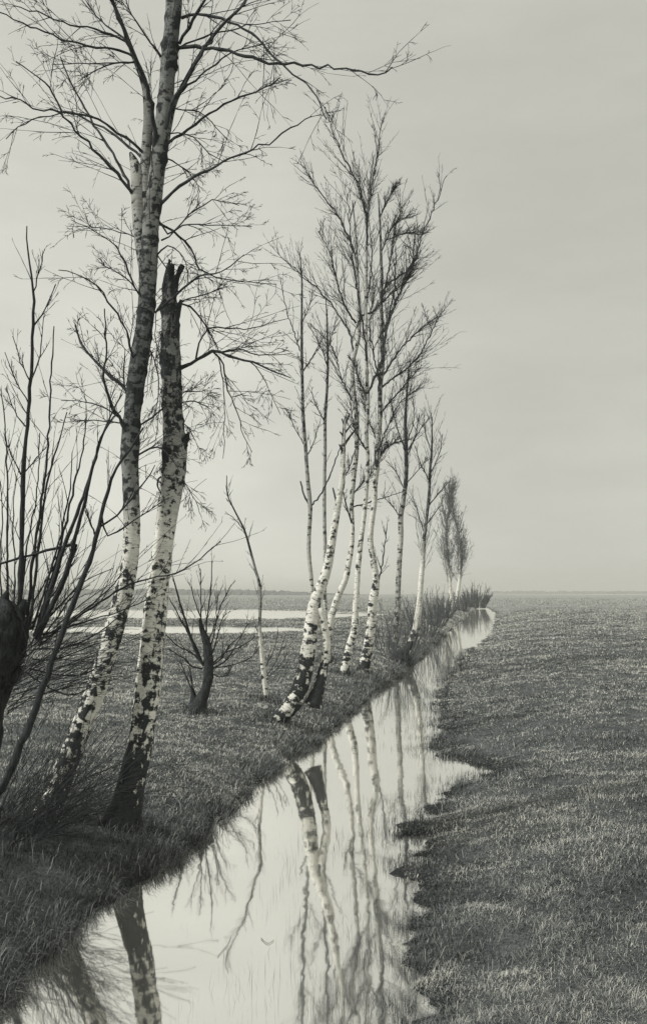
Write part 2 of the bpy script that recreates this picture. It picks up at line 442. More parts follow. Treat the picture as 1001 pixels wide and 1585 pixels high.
BASES = []
def sp_of(o, spec): return o.get('spec', spec)
def tree(name, label, cat, base, trunk, darks, boughs, spec, bark=None, group=None, dY=0.0, Y=None, sides=14, step=.08, amp=.07, seed=1, bmat=None, stems=(), trunk_name='trunk', bough_name='bough', twig_trunk=None, n_auto=0, auto=None):
    if Y is None:
        X0, Y, Z0 = ground(*base)
    b0 = trunk[0]
    org = P(b0[0], b0[1], Y)
    gz = float(hgt(org[0], org[1]))
    org[2] = gz; BASES.append((org[0], org[1]))
    root = empty(name, org); root['_w'] = [float(v) for v in org]
    tag(root, label, cat, group)
    tb = Tubes()
    # roots sink a little into the turf
    dx = trunk[0][0]-trunk[1][0]; dy = trunk[0][1]-trunk[1][1]
    L = math.hypot(dx, dy)+1e-6
    sink = .10/Y*F
    tr = [(b0[0]+dx/L*sink, b0[1]+dy/L*sink, b0[2]*1.12)]+list(trunk)
    c, r = trunk_tube(tb, tr, Y, dY, darks, sides, step, amp, seed, [(b[0][0][0], b[0][0][1], b[1]) for b in boughs])
    allc = [(c, r)]
    for st, dk in stems:
        # a stem starts from the trunk at the depth the trunk has there
        k = np.argmin(np.abs((CAMH-c[:, 2])*F/c[:, 1]+HZ-st[0][1]))
        cc, rr = trunk_tube(tb, st, c[k, 1], rng.uniform(-.25, .25), dk, max(8, sides-4), step, amp, seed+3, min_n=8)
        allc.append((cc, rr))
    tb.build(trunk_name, bark or BARK_NEAR, root, org)
    for pts, w0, w1, *opt in boughs:
        o = opt[0] if opt else {}
        k = np.argmin(np.abs((CAMH-c[:, 2])*F/c[:, 1]+HZ-pts[0][1]))
        Yb = c[k, 1]
        q = np.array([p[:2] for p in pts], float)
        ext = np.linalg.norm(np.diff(q, axis=0), axis=1).sum()/F*Yb
        dyb = o.get('dY', rng.uniform(.15, .55)*rng.choice([-1, 1]))*ext
        n = max(10, min(34, int(ext/.07)))
        if sp_of(o, spec): w0 *= .8; w1 *= .75
        wl = [(p[0], p[1], w0+(w1-w0)*i/(len(pts)-1)) for i, p in enumerate(pts)]
        bc, br, _ = px_line(wl, Yb, dyb, n)
        bc[1:-1] += rng.normal(0, .006*ext/1.2, (n-2, 3))
        br *= 1+rng.uniform(-.12, .22, n)
        bt = Tubes(); bt.add(bc[None], br[None], 6 if w0 > 4 else 5)
        bo = bt.build(bough_name, bmat or BOUGH, root, org)
        sp = o.get('spec', spec)
        if sp:
            tw = Tubes(); grow(tw, bc[None], br[None], sp, Yb)
            bo['_w'] = root['_w']
            t_o = tw.build('twigs', TWIG, bo, org); del bo['_w']
    if twig_trunk:
        tw = Tubes()
        for cc, rr in allc[:1]:
            grow(tw, cc[None], np.minimum(rr, .02)[None], twig_trunk, Y)
        tw.build('crown', TWIG if Y < 60 else GREYT, root, org)
    del root['_w']
    return root

# --- the big leaning birch whose top leaves the picture
T1 = [(70, 1262, 42), (98, 1195, 35), (120, 1140, 33), (150, 1065, 32), (170, 1000, 31), (185, 945, 29), (197, 890, 27), (203, 845, 26), (204, 800, 25), (202, 740, 25), (201, 690, 27), (204, 650, 27), (211, 590, 29), (219, 540, 28), (226, 490, 27), (229, 440, 28), (230, 400, 28), (233, 350, 27), (238, 310, 25), (244, 260, 23), (251, 200, 23), (257, 140, 24), (263, 80, 25), (268, 20, 25), (271, -60, 24), (276, -180, 24), (270, -320, 18), (277, -470, 11), (272, -600, 4)]
D1 = [(1300, .84, 0), (1180, .70, 0), (1110, .66, 0), (1060, .63, 0), (950, .60, 0), (830, .52, .05), (775, .56, .8), (640, .60, 1), (500, .62, 1), (420, .58, .9), (330, .50, .8), (200, .50, .85), (60, .55, .95), (-600, .55, 1)]
B1 = [
 ([(281, 28), (317, 22), (345, 28), (380, 45), (405, 66), (425, 91), (450, 115), (480, 135), (495, 160), (505, 185)], 6, 2.2),
 ([(277, 74), (313, 72), (345, 77), (373, 84), (411, 98), (450, 98), (520, 105), (583, 115), (607, 104)], 7.5, 2.5),
 ([(278, 68), (303, 21), (317, 0), (328, -30), (345, -80)], 7, 3),
 ([(278, 74), (324, 54), (359, 47), (390, 38), (450, 31)], 4, 1.6),
 ([(270, 150), (317, 112), (359, 82), (387, 73), (422, 65)], 4, 1.6),
 ([(258, 224), (296, 198), (331, 171), (373, 149), (411, 136), (432, 121)], 6, 2.2),
 ([(242, 325), (268, 297), (296, 276), (324, 261), (348, 248), (380, 234), (415, 220), (446, 201), (482, 180)], 6.5, 2.2),
 ([(245, 340), (264, 364), (275, 353), (296, 347), (331, 348), (390, 351)], 4, 1.6),
 ([(250, 372), (264, 364), (296, 329), (324, 313), (341, 310), (370, 318)], 3.4, 1.5),
 ([(244, 344), (275, 364), (296, 385), (308, 415), (330, 429), (370, 435), (428, 440)], 4.5, 1.6),
 ([(240, 484), (276, 453), (314, 424), (345, 422), (378, 394)], 5, 1.8),
 ([(250, 240), (282, 259), (300, 277), (310, 298)], 3, 1.4),
 ([(252, 205), (296, 210), (324, 238), (345, 249)], 3, 1.4),
 ([(258, 168), (306, 173), (328, 189), (352, 217)], 3, 1.4),
 ([(248, 225), (268, 157), (289, 122), (317, 73), (345, 38), (376, 7), (392, -30)], 8, 2.6),
 ([(212, 310), (184, 273), (160, 245), (128, 213), (100, 178), (75, 135), (60, 120), (25, 95)], 6, 2),
 ([(213, 318), (184, 255), (166, 224), (142, 185), (121, 147), (100, 108), (94, 88)], 6, 2),
 ([(223, 238), (198, 213), (170, 196), (138, 180), (100, 173), (60, 170), (30, 155), (0, 150), (-40, 130)], 5.5, 2),
 ([(220, 245), (180, 210), (145, 192), (110, 172), (95, 176), (50, 185), (10, 215)], 5, 1.8),
 ([(242, 240), (236, 170), (225, 130), (208, 88), (190, 40), (174, 0), (160, -45)], 11, 4),
 ([(210, 90), (173, 75), (138, 70), (100, 60), (50, 42), (0, 20), (-40, 8)], 5, 2),
 ([(208, 96), (170, 100), (140, 115), (120, 127)], 3.6, 1.5),
 ([(207, 97), (150, 98), (80, 100)], 3, 1.3),
 ([(198, 66), (170, 52), (135, 42), (100, 35), (60, 20), (20, 8)], 4.5, 1.8),
 ([(197, 63), (173, 45), (150, 25), (133, 0)], 4, 1.8),
 ([(250, 88), (222, 52), (200, 14), (190, -15)], 4, 1.6),
 ([(223, 470), (205, 434), (186, 390), (170, 372), (110, 340)], 4.2, 1.4),
 ([(222, 465), (202, 437), (180, 420), (158, 410)], 3.5, 1.4),
 ([(211, 575), (202, 538), (189, 500), (167, 465), (151, 443), (126, 427), (91, 418)], 5, 1.7),
 ([(205, 612), (158, 569), (145, 557), (126, 531), (117, 503)], 6.5, 3.2),
 ([(201, 680), (186, 651), (170, 620), (161, 582), (165, 538), (162, 478)], 7.5, 2.5),
 ([(196, 655), (151, 626), (95, 620)], 3.8, 1.4),
 ([(193, 655), (142, 651), (107, 653)], 3, 1.3),
 ([(201, 620), (193, 598), (192, 569), (194, 541)], 4, 1.6),
 ([(212, 662), (240, 642), (262, 622), (282, 612)], 4.2, 1.6),
 ([(209, 708), (240, 692), (262, 705), (277, 728)], 4.2, 1.6),
 ([(224, 372), (195, 362), (150, 352), (105, 350)], 3, 1.2),
 ([(243, 395), (262, 380), (285, 400), (292, 440)], 3.4, 1.4),
 ([(221, 520), (240, 560), (246, 610), (232, 660)], 3.2, 1.4),
 ([(234, 380), (262, 430), (240, 500), (248, 560)], 3.0, 1.3),
 ([(273, -100), (330, -160), (390, -180), (450, -170)], 6, 2), ([(273, -130), (220, -200), (150, -240), (90, -240)], 6, 2),
 ([(272, -250), (320, -340), (360, -380)], 5, 2), ([(271, -300), (215, -390), (190, -420)], 5, 2),
]
STEM1 = [([(226, 420, 20), (216, 345, 22), (213, 290, 21), (209, 255, 16), (202, 236, 4)], [(430, .45, .7), (260, .5, .5), (230, .9, .6)]),
         ([(228, 330, 15), (225, 260, 17), (229, 195, 16), (226, 138, 12), (208, 88, 8), (190, 40, 6), (174, 0, 5), (160, -45, 4)], [(320, .4, .6), (150, .45, .75), (60, .8, 1)]),
         ([(238, 345, 13), (254, 240, 11), (269, 165, 8), (289, 122, 7), (317, 73, 5.5), (345, 38, 4.5), (376, 7, 3.5), (392, -30, 2.6)], [(350, .4, .6), (200, .5, .85), (120, .9, 1)])]
tree('birch_tree', 'tall double-stemmed birch leaning over the left bank, its top above the picture edge', 'birch tree', (70, 1262), T1, D1, B1, BIRCH_NEAR, BARK_NEAR, 'birch trees lining the ditch', twig_trunk=dict(BIRCH_NEAR, ref=3, levels=[(60, .22, .78, .6, 1.2, .25, .6, (0, 0, -.06), .1), (4, .15, 1, .35, .9, .1, .25, (0, 0, -.05), 0)]), dY=.5, sides=22, step=.03, amp=.17, seed=2, stems=STEM1)

# --- its neighbour with the broken top
T2 = [(190, 1282, 66), (197, 1245, 50), (206, 1200, 44), (217, 1150, 40), (226, 1090, 38), (232, 1030, 38), (238, 970, 36), (243, 920, 33), (250, 870, 32), (256, 820, 30), (262, 770, 33), (269, 720, 38), (272, 690, 37), (269, 650, 33), (266, 600, 31), (265, 550, 29), (264, 500, 27), (262, 465, 24), (262, 435, 19), (265, 410, 11)]
D2 = [(1300, 1.05, 0), (1165, .90, 0), (1138, .68, 0), (1080, .60, 0), (950, .58, 0), (830, .50, 0), (780, .50, .35), (700, .56, .55), (560, .60, .85), (470, .66, .9), (400, .95, .7)]
B2 = [
 ([(272, 575), (301, 560), (330, 544), (352, 550), (387, 560), (418, 572), (450, 585)], 7.5, 2.2, dict(dY=-.2)),
 ([(330, 545), (345, 565), (352, 600), (368, 640), (374, 665), (390, 700)], 3.6, 1.4, dict(dY=-.1)),
 ([(338, 552), (346, 600), (348, 650), (345, 710)], 2.6, 1.2),
 ([(272, 474), (281, 470), (298, 478), (320, 506), (339, 545)], 5, 2.4),
 ([(303, 558), (311, 525), (327, 508), (355, 508), (377, 511), (418, 500), (446, 493)], 3.4, 1.4),
 ([(339, 546), (374, 542), (399, 550), (450, 547)], 3.6, 1.4),
 ([(270, 472), (286, 465), (314, 456), (346, 446)], 3.4, 1.4),
 ([(387, 560), (400, 572), (418, 607), (434, 642)], 2.4, 1.1),
 ([(270, 608), (300, 606), (327, 605)], 2.6, 1.2),
 ([(268, 626), (301, 621), (327, 634)], 3.2, 1.2),
 ([(266, 472), (275, 428), (283, 411)], 12, 8, dict(spec=None)),
 ([(267, 520), (275, 487), (281, 464)], 13, 5, dict(spec=None)),
 ([(262, 445), (261, 420), (263, 402)], 8, 4, dict(spec=None)),
 ([(280, 700), (287, 685), (291, 672)], 13, 7, dict(spec=None)),
 ([(262, 745), (248, 738), (244, 752), (250, 764)], 4, 2, dict(spec=None)),
 ([(270, 560), (252, 590), (246, 640), (240, 690)], 2.6, 1.2), ([(274, 690), (256, 720), (262, 770)], 2.6, 1.2), ([(264, 500), (250, 520), (240, 560)], 2.6, 1.2),
 ([(274, 730), (300, 770), (312, 800)], 2.2, 1.1), ([(268, 650), (290, 660), (306, 690)], 2.4, 1.1),
]
tree('birch_tree', 'stout birch with a black foot and broken-off top beside the tall double-stemmed one', 'birch tree', (192, 1282), T2, D2, B2, BIRCH_NEAR, BARK_NEAR, 'birch trees lining the ditch', twig_trunk=dict(BIRCH_NEAR, ref=3, levels=[(26, .45, .98, .6, 1.2, .2, .55, (0, 0, -.1), .05), (4, .15, 1, .35, .9, .1, .25, (0, 0, -.08), 0)]), dY=.25, sides=24, step=.028, amp=.17, seed=5)

# --- middle group
T3 = [(430, 1114, 27), (455, 1085, 28), (470, 1045, 25), (478, 1000, 23), (482, 965, 21), (487, 935, 19), (496, 910, 17), (505, 885, 15), (512, 850, 12.5), (516, 825, 11.5), (521, 795, 10), (527, 760, 9.5), (530, 735, 9), (531, 700, 7), (533, 660, 4.5), (536, 636, 3)]
D3 = [(1140, .76, 0), (1060, .70, 0), (1000, .62, 0), (930, .50, 0), (850, .48, 0), (750, .42, .2), (660, .55, .4), (620, .8, .4)]
S3 = [([(493, 942, 15), (500, 965, 14), (505, 1000, 14), (500, 1035, 15), (489, 1078, 24), (484, 1092, 30)], [(1100, .8, 0), (1030, .66, 0), (990, .46, 0), (940, .36, 0)])]
stub = dict(spec=None)
B3 = [([(531, 700), (525, 688)], 4, 2, stub), ([(532, 690), (541, 676), (549, 666)], 4.5, 2, stub), ([(534, 662), (529, 648)], 3.6, 2, stub), ([(535, 655), (541, 640)], 4, 2.5, stub), ([(533, 678), (526, 668)], 3.5, 2, stub), ([(534, 670), (544, 656)], 3.5, 1.8, stub), ([(523, 785), (516, 760), (515, 755)], 3.5, 2, stub),
      ([(528, 745), (540, 725), (552, 690)], 3, 1.4, dict(spec=BIRCH_THIN))]
tree('birch_tree', 'white birch on a curved shaggy foot with a second stem joined low, snapped off above', 'birch tree', (430, 1114), T3, D3, B3, BIRCH_THIN, BARK_MID, 'birch trees lining the ditch', dY=.6, seed=7, stems=S3)

T4a = [(505, 1040, 10), (509, 990, 10), (513, 955, 10), (523, 923, 10), (534, 898, 9.5), (540, 870, 8.5), (545, 835, 7), (545, 800, 6), (544, 780, 6.5), (547, 740, 7.5), (552, 690, 7), (551, 640, 6.5), (546, 590, 6.5), (546, 560, 6), (555, 520, 6), (555, 470, 5), (553, 420, 4), (550, 360, 3), (545, 310, 2)]
D4 = [(1060, .75, 0), (1000, .54, 0), (850, .48, 0), (760, .5, .3), (650, .55, .5), (520, .42, .4), (300, .6, .8)]
B4a = [([(545, 812), (535, 780), (531, 760)], 3.6, 1.8, dict(spec=BIRCH_THIN)), ([(546, 765), (580, 725), (592, 690)], 3.4, 1.6), ([(545, 785), (580, 775), (625, 760)], 3, 1.3, dict(spec=BIRCH_THIN)),
       ([(552, 440), (548, 390), (520, 330), (490, 290), (465, 250)], 4, 1.6), ([(551, 500), (537, 480), (523, 440), (510, 392), (493, 358)], 4, 1.5), ([(548, 545), (535, 505), (500, 455), (470, 430), (430, 392)], 4, 1.5),
       ([(555, 490), (580, 480), (605, 455), (640, 425)], 4.4, 2, dict(dY=-.3)), ([(545, 620), (528, 585), (515, 540), (480, 500)], 3, 1.3)]
tree('birch_tree', 'slender birch behind the curved shaggy-footed one, its stem bending right low down', 'birch tree', None, T4a, D4, B4a, BIRCH_MID, BARK_MID, 'birch trees lining the ditch', dY=.5, Y=29.0, seed=9)

T4 = [(532, 1043, 15), (541, 1000, 12), (548, 975, 11), (551, 930, 9.5), (554, 880, 8.5), (558, 840, 7.5), (562, 810, 7), (566, 770, 6.5), (569, 720, 6), (567, 670, 6), (569, 625, 6), (567, 560, 5), (566, 480, 4.5), (567, 400, 4), (568, 345, 3), (572, 290, 2.4), (578, 240, 1.6)]
B4 = [([(568, 380), (566, 340), (555, 290), (535, 250), (520, 215), (503, 165)], 4, 1.5), ([(568, 345), (575, 290), (585, 230), (589, 190)], 3.4, 1.3), ([(569, 620), (557, 590), (546, 560)], 3.6, 1.6),
      ([(567, 560), (560, 490), (550, 430), (541, 350), (538, 300)], 4, 1.5), ([(567, 610), (590, 560), (600, 500), (610, 440), (612, 380)], 5, 1.6), ([(566, 470), (575, 420), (573, 360), (565, 310)], 3, 1.2), ([(568, 700), (548, 660), (540, 600)], 3, 1.3)]
tree('birch_tree', 'straight thin white birch standing between the curved birch and the thicker one at the water', 'birch tree', (532, 1043), T4, D4, B4, BIRCH_MID, BARK_MID, 'birch trees lining the ditch', dY=.3, seed=11)

T5 = [(562, 1040, 22), (569, 1005, 16.5), (574, 970, 14.5), (577, 930, 14), (582, 900, 11), (576, 860, 9.5), (573, 835, 8.5), (575, 810, 8.5), (579, 780, 8.5), (580, 750, 8.5), (583, 720, 9), (585, 680, 8.5), (588, 640, 7.5), (588, 600, 7), (592, 560, 6.5), (590, 500, 5.5), (590, 420, 4.5), (588, 350, 3.2), (585, 300, 2)]
D5 = [(1060, .8, 0), (1015, .72, 0), (960, .54, 0), (880, .50, 0), (800, .42, .1), (720, .62, .35), (600, .62, .65), (300, .6, .8)]
B5 = [([(583, 905), (590, 880), (597, 830), (599, 810)], 3.6, 1.2, dict(spec=BIRCH_THIN)),
      ([(590, 500), (592, 460), (600, 440), (640, 410), (650, 370), (668, 330), (691, 272)], 5, 1.5), ([(592, 545), (600, 500), (620, 450), (638, 412), (640, 370)], 5, 1.6), ([(592, 582), (620, 540), (650, 510), (682, 487)], 4, 1.5), ([(590, 600), (640, 560), (665, 520), (680, 488)], 4, 1.4),
      ([(597, 372), (625, 362), (652, 360)], 2.4, 1.2), ([(588, 335), (600, 310), (613, 287)], 2.6, 1.2), ([(590, 390), (605, 355), (620, 340), (641, 330)], 2.6, 1.2), ([(590, 470), (603, 410), (612, 350), (622, 320)], 3.6, 1.4), ([(591, 520), (612, 470), (630, 420), (645, 395)], 4, 1.5),
      ([(588, 640), (610, 615), (640, 580), (652, 565)], 3.6, 1.4), ([(589, 600), (578, 550), (572, 500), (580, 450)], 4, 1.5), ([(584, 712), (602, 690), (630, 680)], 3.2, 1.4), ([(586, 690), (570, 650), (560, 610)], 3.2, 1.4), ([(585, 700), (600, 660), (622, 620), (650, 600)], 3.6, 1.3)]
tree('birch_tree', 'tallest birch of the middle group, dark-footed at the bank edge with a dense brushy crown', 'birch tree', (562, 1040), T5, D5, B5, BIRCH_MID, BARK_MID, 'birch trees lining the ditch', dY=.3, seed=13)

P1 = [(488, 1022, 7), (485, 960, 6.5), (482, 900, 6.5), (478, 860, 6.5), (478, 830, 6.5), (480, 785, 6.5), (476, 740, 6), (473, 695, 5.5), (469, 640, 5), (468, 600, 4.6), (467, 540, 4.2), (467, 480, 3.4), (467, 430, 2.4), (464, 392, 1.3)]
DP = [(1050, .5, 0), (850, .45, .45), (700, .5, .75), (500, .7, .95), (300, .7, 1)]
BP1 = [([(480, 783), (470, 765), (465, 745)], 3.6, 2, stub), ([(479, 786), (500, 760), (518, 715), (528, 688)], 3, 1.4, stub), ([(468, 552), (452, 505), (441, 470), (434, 430)], 2.6, 1.2), ([(469, 575), (488, 545), (505, 512)], 2.6, 1.2), ([(474, 708), (485, 685), (496, 650)], 2.4, 1.1), ([(467, 500), (480, 470), (486, 440)], 2, 1.1), ([(472, 690), (455, 660), (448, 640)], 2, 1)]
tree('birch_tree', 'thin grey birch left behind the middle group, seen almost alone against the sky', 'birch tree', None, P1, DP, BP1, BIRCH_THIN, BARK_MID, 'birch trees lining the ditch', dY=.2, Y=29.5, seed=15, twig_trunk=dict(BIRCH_THIN, levels=[(34, .5, 1, .35, .8, .3, .7, (0, 0, .03), .25), (3, .2, 1, .3, .8, .15, .3, (0, 0, -.03), .1)]))
P2 = [(506, 1022, 6.5), (504, 960, 6), (502, 900, 6), (503, 860, 6), (502, 800, 5.6), (502, 750, 5.4), (503, 700, 5), (503, 650, 5), (506, 600, 4.2), (507, 550, 3.4), (506, 500, 2.4), (504, 460, 1.2)]
BP2 = [([(503, 655), (488, 625), (482, 605)], 2.4, 1.1), ([(506, 565), (495, 535), (476, 500)], 2.4, 1.1), ([(506, 545), (515, 515), (520, 490)], 2.2, 1.1)]
tree('birch_tree', 'very thin pale birch stem rising between the lone grey one and the snapped birch', 'birch tree', None, P2, DP, BP2, BIRCH_THIN, BARK_MID, 'birch trees lining the ditch', dY=.2, Y=30.5, seed=17, twig_trunk=dict(BIRCH_THIN, levels=[(22, .5, 1, .35, .8, .3, .6, (0, 0, .03), .25), (3, .2, 1, .3, .8, .15, .3, (0, 0, -.03), .1)]))

Y1 = [(412, 1084, 6), (410, 1060, 7), (408, 1040, 7.5), (405, 1010, 6.5), (402, 975, 5.5), (403, 930, 4.6), (402, 905, 4.4), (395, 880, 4), (387, 850, 3.6), (378, 820, 3), (363, 790, 2.4), (352, 765, 1.8), (351, 736, 1.2)]
DY1 = [(1100, .55, 0), (1060, .35, 0), (990, .3, 0), (960, .6, .7), (700, .8, 1)]
BY1 = [([(413, 1047), (428, 1022), (441, 985)], 2.2, 1), ([(412, 1030), (424, 1005), (431, 978)], 2, 1), ([(403, 990), (396, 970), (392, 955)], 1.8, 1), ([(412, 1052), (432, 1032), (446, 1010)], 2, 1), ([(376, 818), (360, 800), (350, 795)], 1.6, 1)]
tree('birch_sapling', 'slim crooked birch sapling standing alone on the grass before the flood water', 'sapling', (412, 1084), Y1, DY1, BY1, dict(BIRCH_THIN, ref=1.0, levels=[(6, .1, 1, .35, .8, .15, .35, (0, 0, .03), .2), (2, .2, 1, .3, .8, .08, .2, (0, 0, 0), .1)]), BARK_MID, None, seed=19, sides=10, twig_trunk=dict(BIRCH_THIN, ref=3, levels=[(26, .35, 1, .35, .8, .15, .4, (0, 0, .03), .2), (2, .2, 1, .3, .8, .08, .2, (0, 0, 0), .1)]))

T6 = [(611, 992, 8), (615, 940, 8), (616, 900, 8.5), (618, 860, 8.5), (620, 830, 8.5), (620, 800, 8), (623, 780, 7.5), (628, 740, 6.5), (628, 690, 6), (627, 650, 5), (629, 615, 3.4), (632, 570, 1.6)]
D6 = [(1020, .7, .5), (920, .6, .55), (840, .42, .3), (790, .5, .6), (720, .7, .95), (500, .7, 1)]
B6 = [([(628, 702), (612, 655), (604, 618)], 2.8, 1.2), ([(628, 712), (643, 672), (648, 640)], 3, 1.3), ([(629, 700), (650, 665), (668, 640)], 2.6, 1.2), ([(626, 760), (612, 730), (596, 712)], 2.4, 1.1), ([(620, 802), (606, 782), (594, 770)], 2.2, 1.1), ([(628, 690), (640, 650), (638, 610)], 2.6, 1.1), ([(627, 750), (645, 730), (660, 712)], 2.2, 1.1)]
tree('birch_tree', 'greyish birch behind the willow stump, upright beside the bent white one', 'birch tree', None, T6, D6, B6, dict(BIRCH_MID, fine=.42, levels=[(10, .1, 1, .3, .7, .5, 1.1, (0, 0, .03), .28), (4, .15, 1, .3, .7, .3, .6, (0, 0, -.02), .1)]), BARK_FAR, 'birch trees lining the ditch', Y=40.0, seed=21, dY=.2, sides=10, twig_trunk=dict(BIRCH_MID, fine=.42, levels=[(34, .48, 1, .3, .7, .8, 1.7, (0, 0, .03), .28), (5, .15, 1, .3, .7, .3, .7, (0, 0, -.02), .1)]))
T7 = [(619, 1018, 17), (628, 1008, 14), (640, 985, 12.5), (645, 965, 11.5), (649, 930, 9), (652, 890, 8), (654, 870, 7), (656, 835, 5.6), (660, 800, 5), (664, 760, 4.4), (665, 730, 4), (668, 690, 3), (668, 645, 1.6)]
D7 = [(1030, 1.0, 0), (985, .75, 0), (960, .32, 0), (880, .26, 0), (850, .5, .6), (780, .7, .95), (500, .7, 1)]
B7 = [([(657, 828), (646, 792), (638, 768)], 2.6, 1.2), ([(661, 785), (680, 762), (692, 748)], 2.6, 1.2), ([(659, 812), (676, 790), (686, 770)], 2.2, 1.1), ([(665, 735), (680, 700), (684, 672)], 2.4, 1.1), ([(664, 745), (650, 715), (642, 690)], 2.4, 1.1), ([(667, 700), (658, 670), (655, 645)], 2, 1)]
tree('birch_tree', 'white birch bending out over the ditch from the dark willow stump', 'birch tree', (619, 1020), T7, D7, B7, dict(BIRCH_MID, fine=.42, levels=[(10, .1, 1, .3, .7, .5, 1.1, (0, 0, .03), .28), (4, .15, 1, .3, .7, .3, .6, (0, 0, -.02), .1)]), BARK_FAR, 'birch trees lining the ditch', seed=23, dY=.2, sides=10, twig_trunk=dict(BIRCH_MID, fine=.42, levels=[(42, .36, 1, .3, .7, .7, 1.5, (0, 0, .03), .28), (5, .15, 1, .3, .7, .3, .7, (0, 0, -.02), .1)]))

FARB = dict(ref=3.5, wander=.08, fine=.40, levels=[(120, .22, 1, .25, .75, 1.7, 3.3, (0, 0, .10), .3), (12, .1, 1, .3, .8, .5, 1.1, (0, 0, .02), .1)])
tree('birch_tree', 'far two-stemmed birch leaning left at the end of the row, crown a dark brush', 'birch tree', (703, 945), [(700, 945, 6.5), (697, 918, 5.4), (695, 890, 5), (691, 850, 4), (690, 815, 3), (696, 780, 2), (700, 757, 1)], [(960, .6, 0), (900, .3, 0), (870, .5, .6), (700, .7, 1)], [], None, BARK_FAR, 'birch trees lining the ditch', seed=25, sides=8, step=.3, twig_trunk=FARB,
     stems=[([(700, 935, 4), (694, 905, 3.4), (688, 870, 2.4), (684, 820, 1.4)], [(960, .5, 0), (880, .4, .5), (700, .7, 1)])])
tree('birch_tree', 'far white-stemmed birch last in the row, curving left into a tapering crown', 'birch tree', (705, 943), [(704, 943, 7), (709, 912, 6), (712, 882, 5), (712, 850, 3.6), (706, 815, 2.6), (700, 785, 1.6), (698, 765, 1)], [(960, .6, 0), (900, .22, 0), (870, .5, .5), (700, .7, 1)], [], None, BARK_FAR, 'birch trees lining the ditch', seed=27, sides=8, step=.3, twig_trunk=FARB)

# ------------------------------------------------------------------ willows
def willow(name, label, cat, trunk, Y, shoots, spec, extra=None, dY=0.0, sides=16, seed=1, group=None, mat=None, amp=.2, stems=()):
    org = P(trunk[0][0], trunk[0][1], Y); org[2] = float(hgt(org[0], org[1]))
    root = empty(name, org); root['_w'] = [float(v) for v in org]; BASES.append((org[0], org[1]))
    tag(root, label, cat, group)
    tb = Tubes()
    c, r = trunk_tube(tb, trunk, Y, dY, [(2000, 0, 0), (0, 0, 0)], sides, .05, amp, seed)
    for st in stems: trunk_tube(tb, st, Y+rng.uniform(-.2, .1), 0, [(2000, 0, 0), (0, 0, 0)], 10, .05, amp, seed+1)
    tb.build('trunk', mat or WILLOW, root, org)
    for pts, w0, w1, *opt in shoots:
        o = opt[0] if opt else {}
        q = np.array(pts, float)
        ext = np.linalg.norm(np.diff(q, axis=0), axis=1).sum()/F*Y
        dyb = o.get('dY', rng.uniform(-.35, .35))*ext
        n = max(8, min(34, int(ext/.07)))
        wl = [(p[0], p[1], w0+(w1-w0)*i/(len(pts)-1)) for i, p in enumerate(pts)]
        bc, br, _ = px_line(wl, Y+o.get('off', 0), dyb, n)
        bc[1:-1] += rng.normal(0, .004, (n-2, 3)); br *= 1+rng.uniform(-.1, .2, n)
        bt = Tubes(); bt.add(bc[None], br[None], 5)
        sp = o.get('spec', spec)
        if sp: grow(bt, bc[None], br[None], sp, Y)
        bt.build('shoot', SHOOT, root, org)
    if extra: extra(root, org)
    del root['_w']
    return root

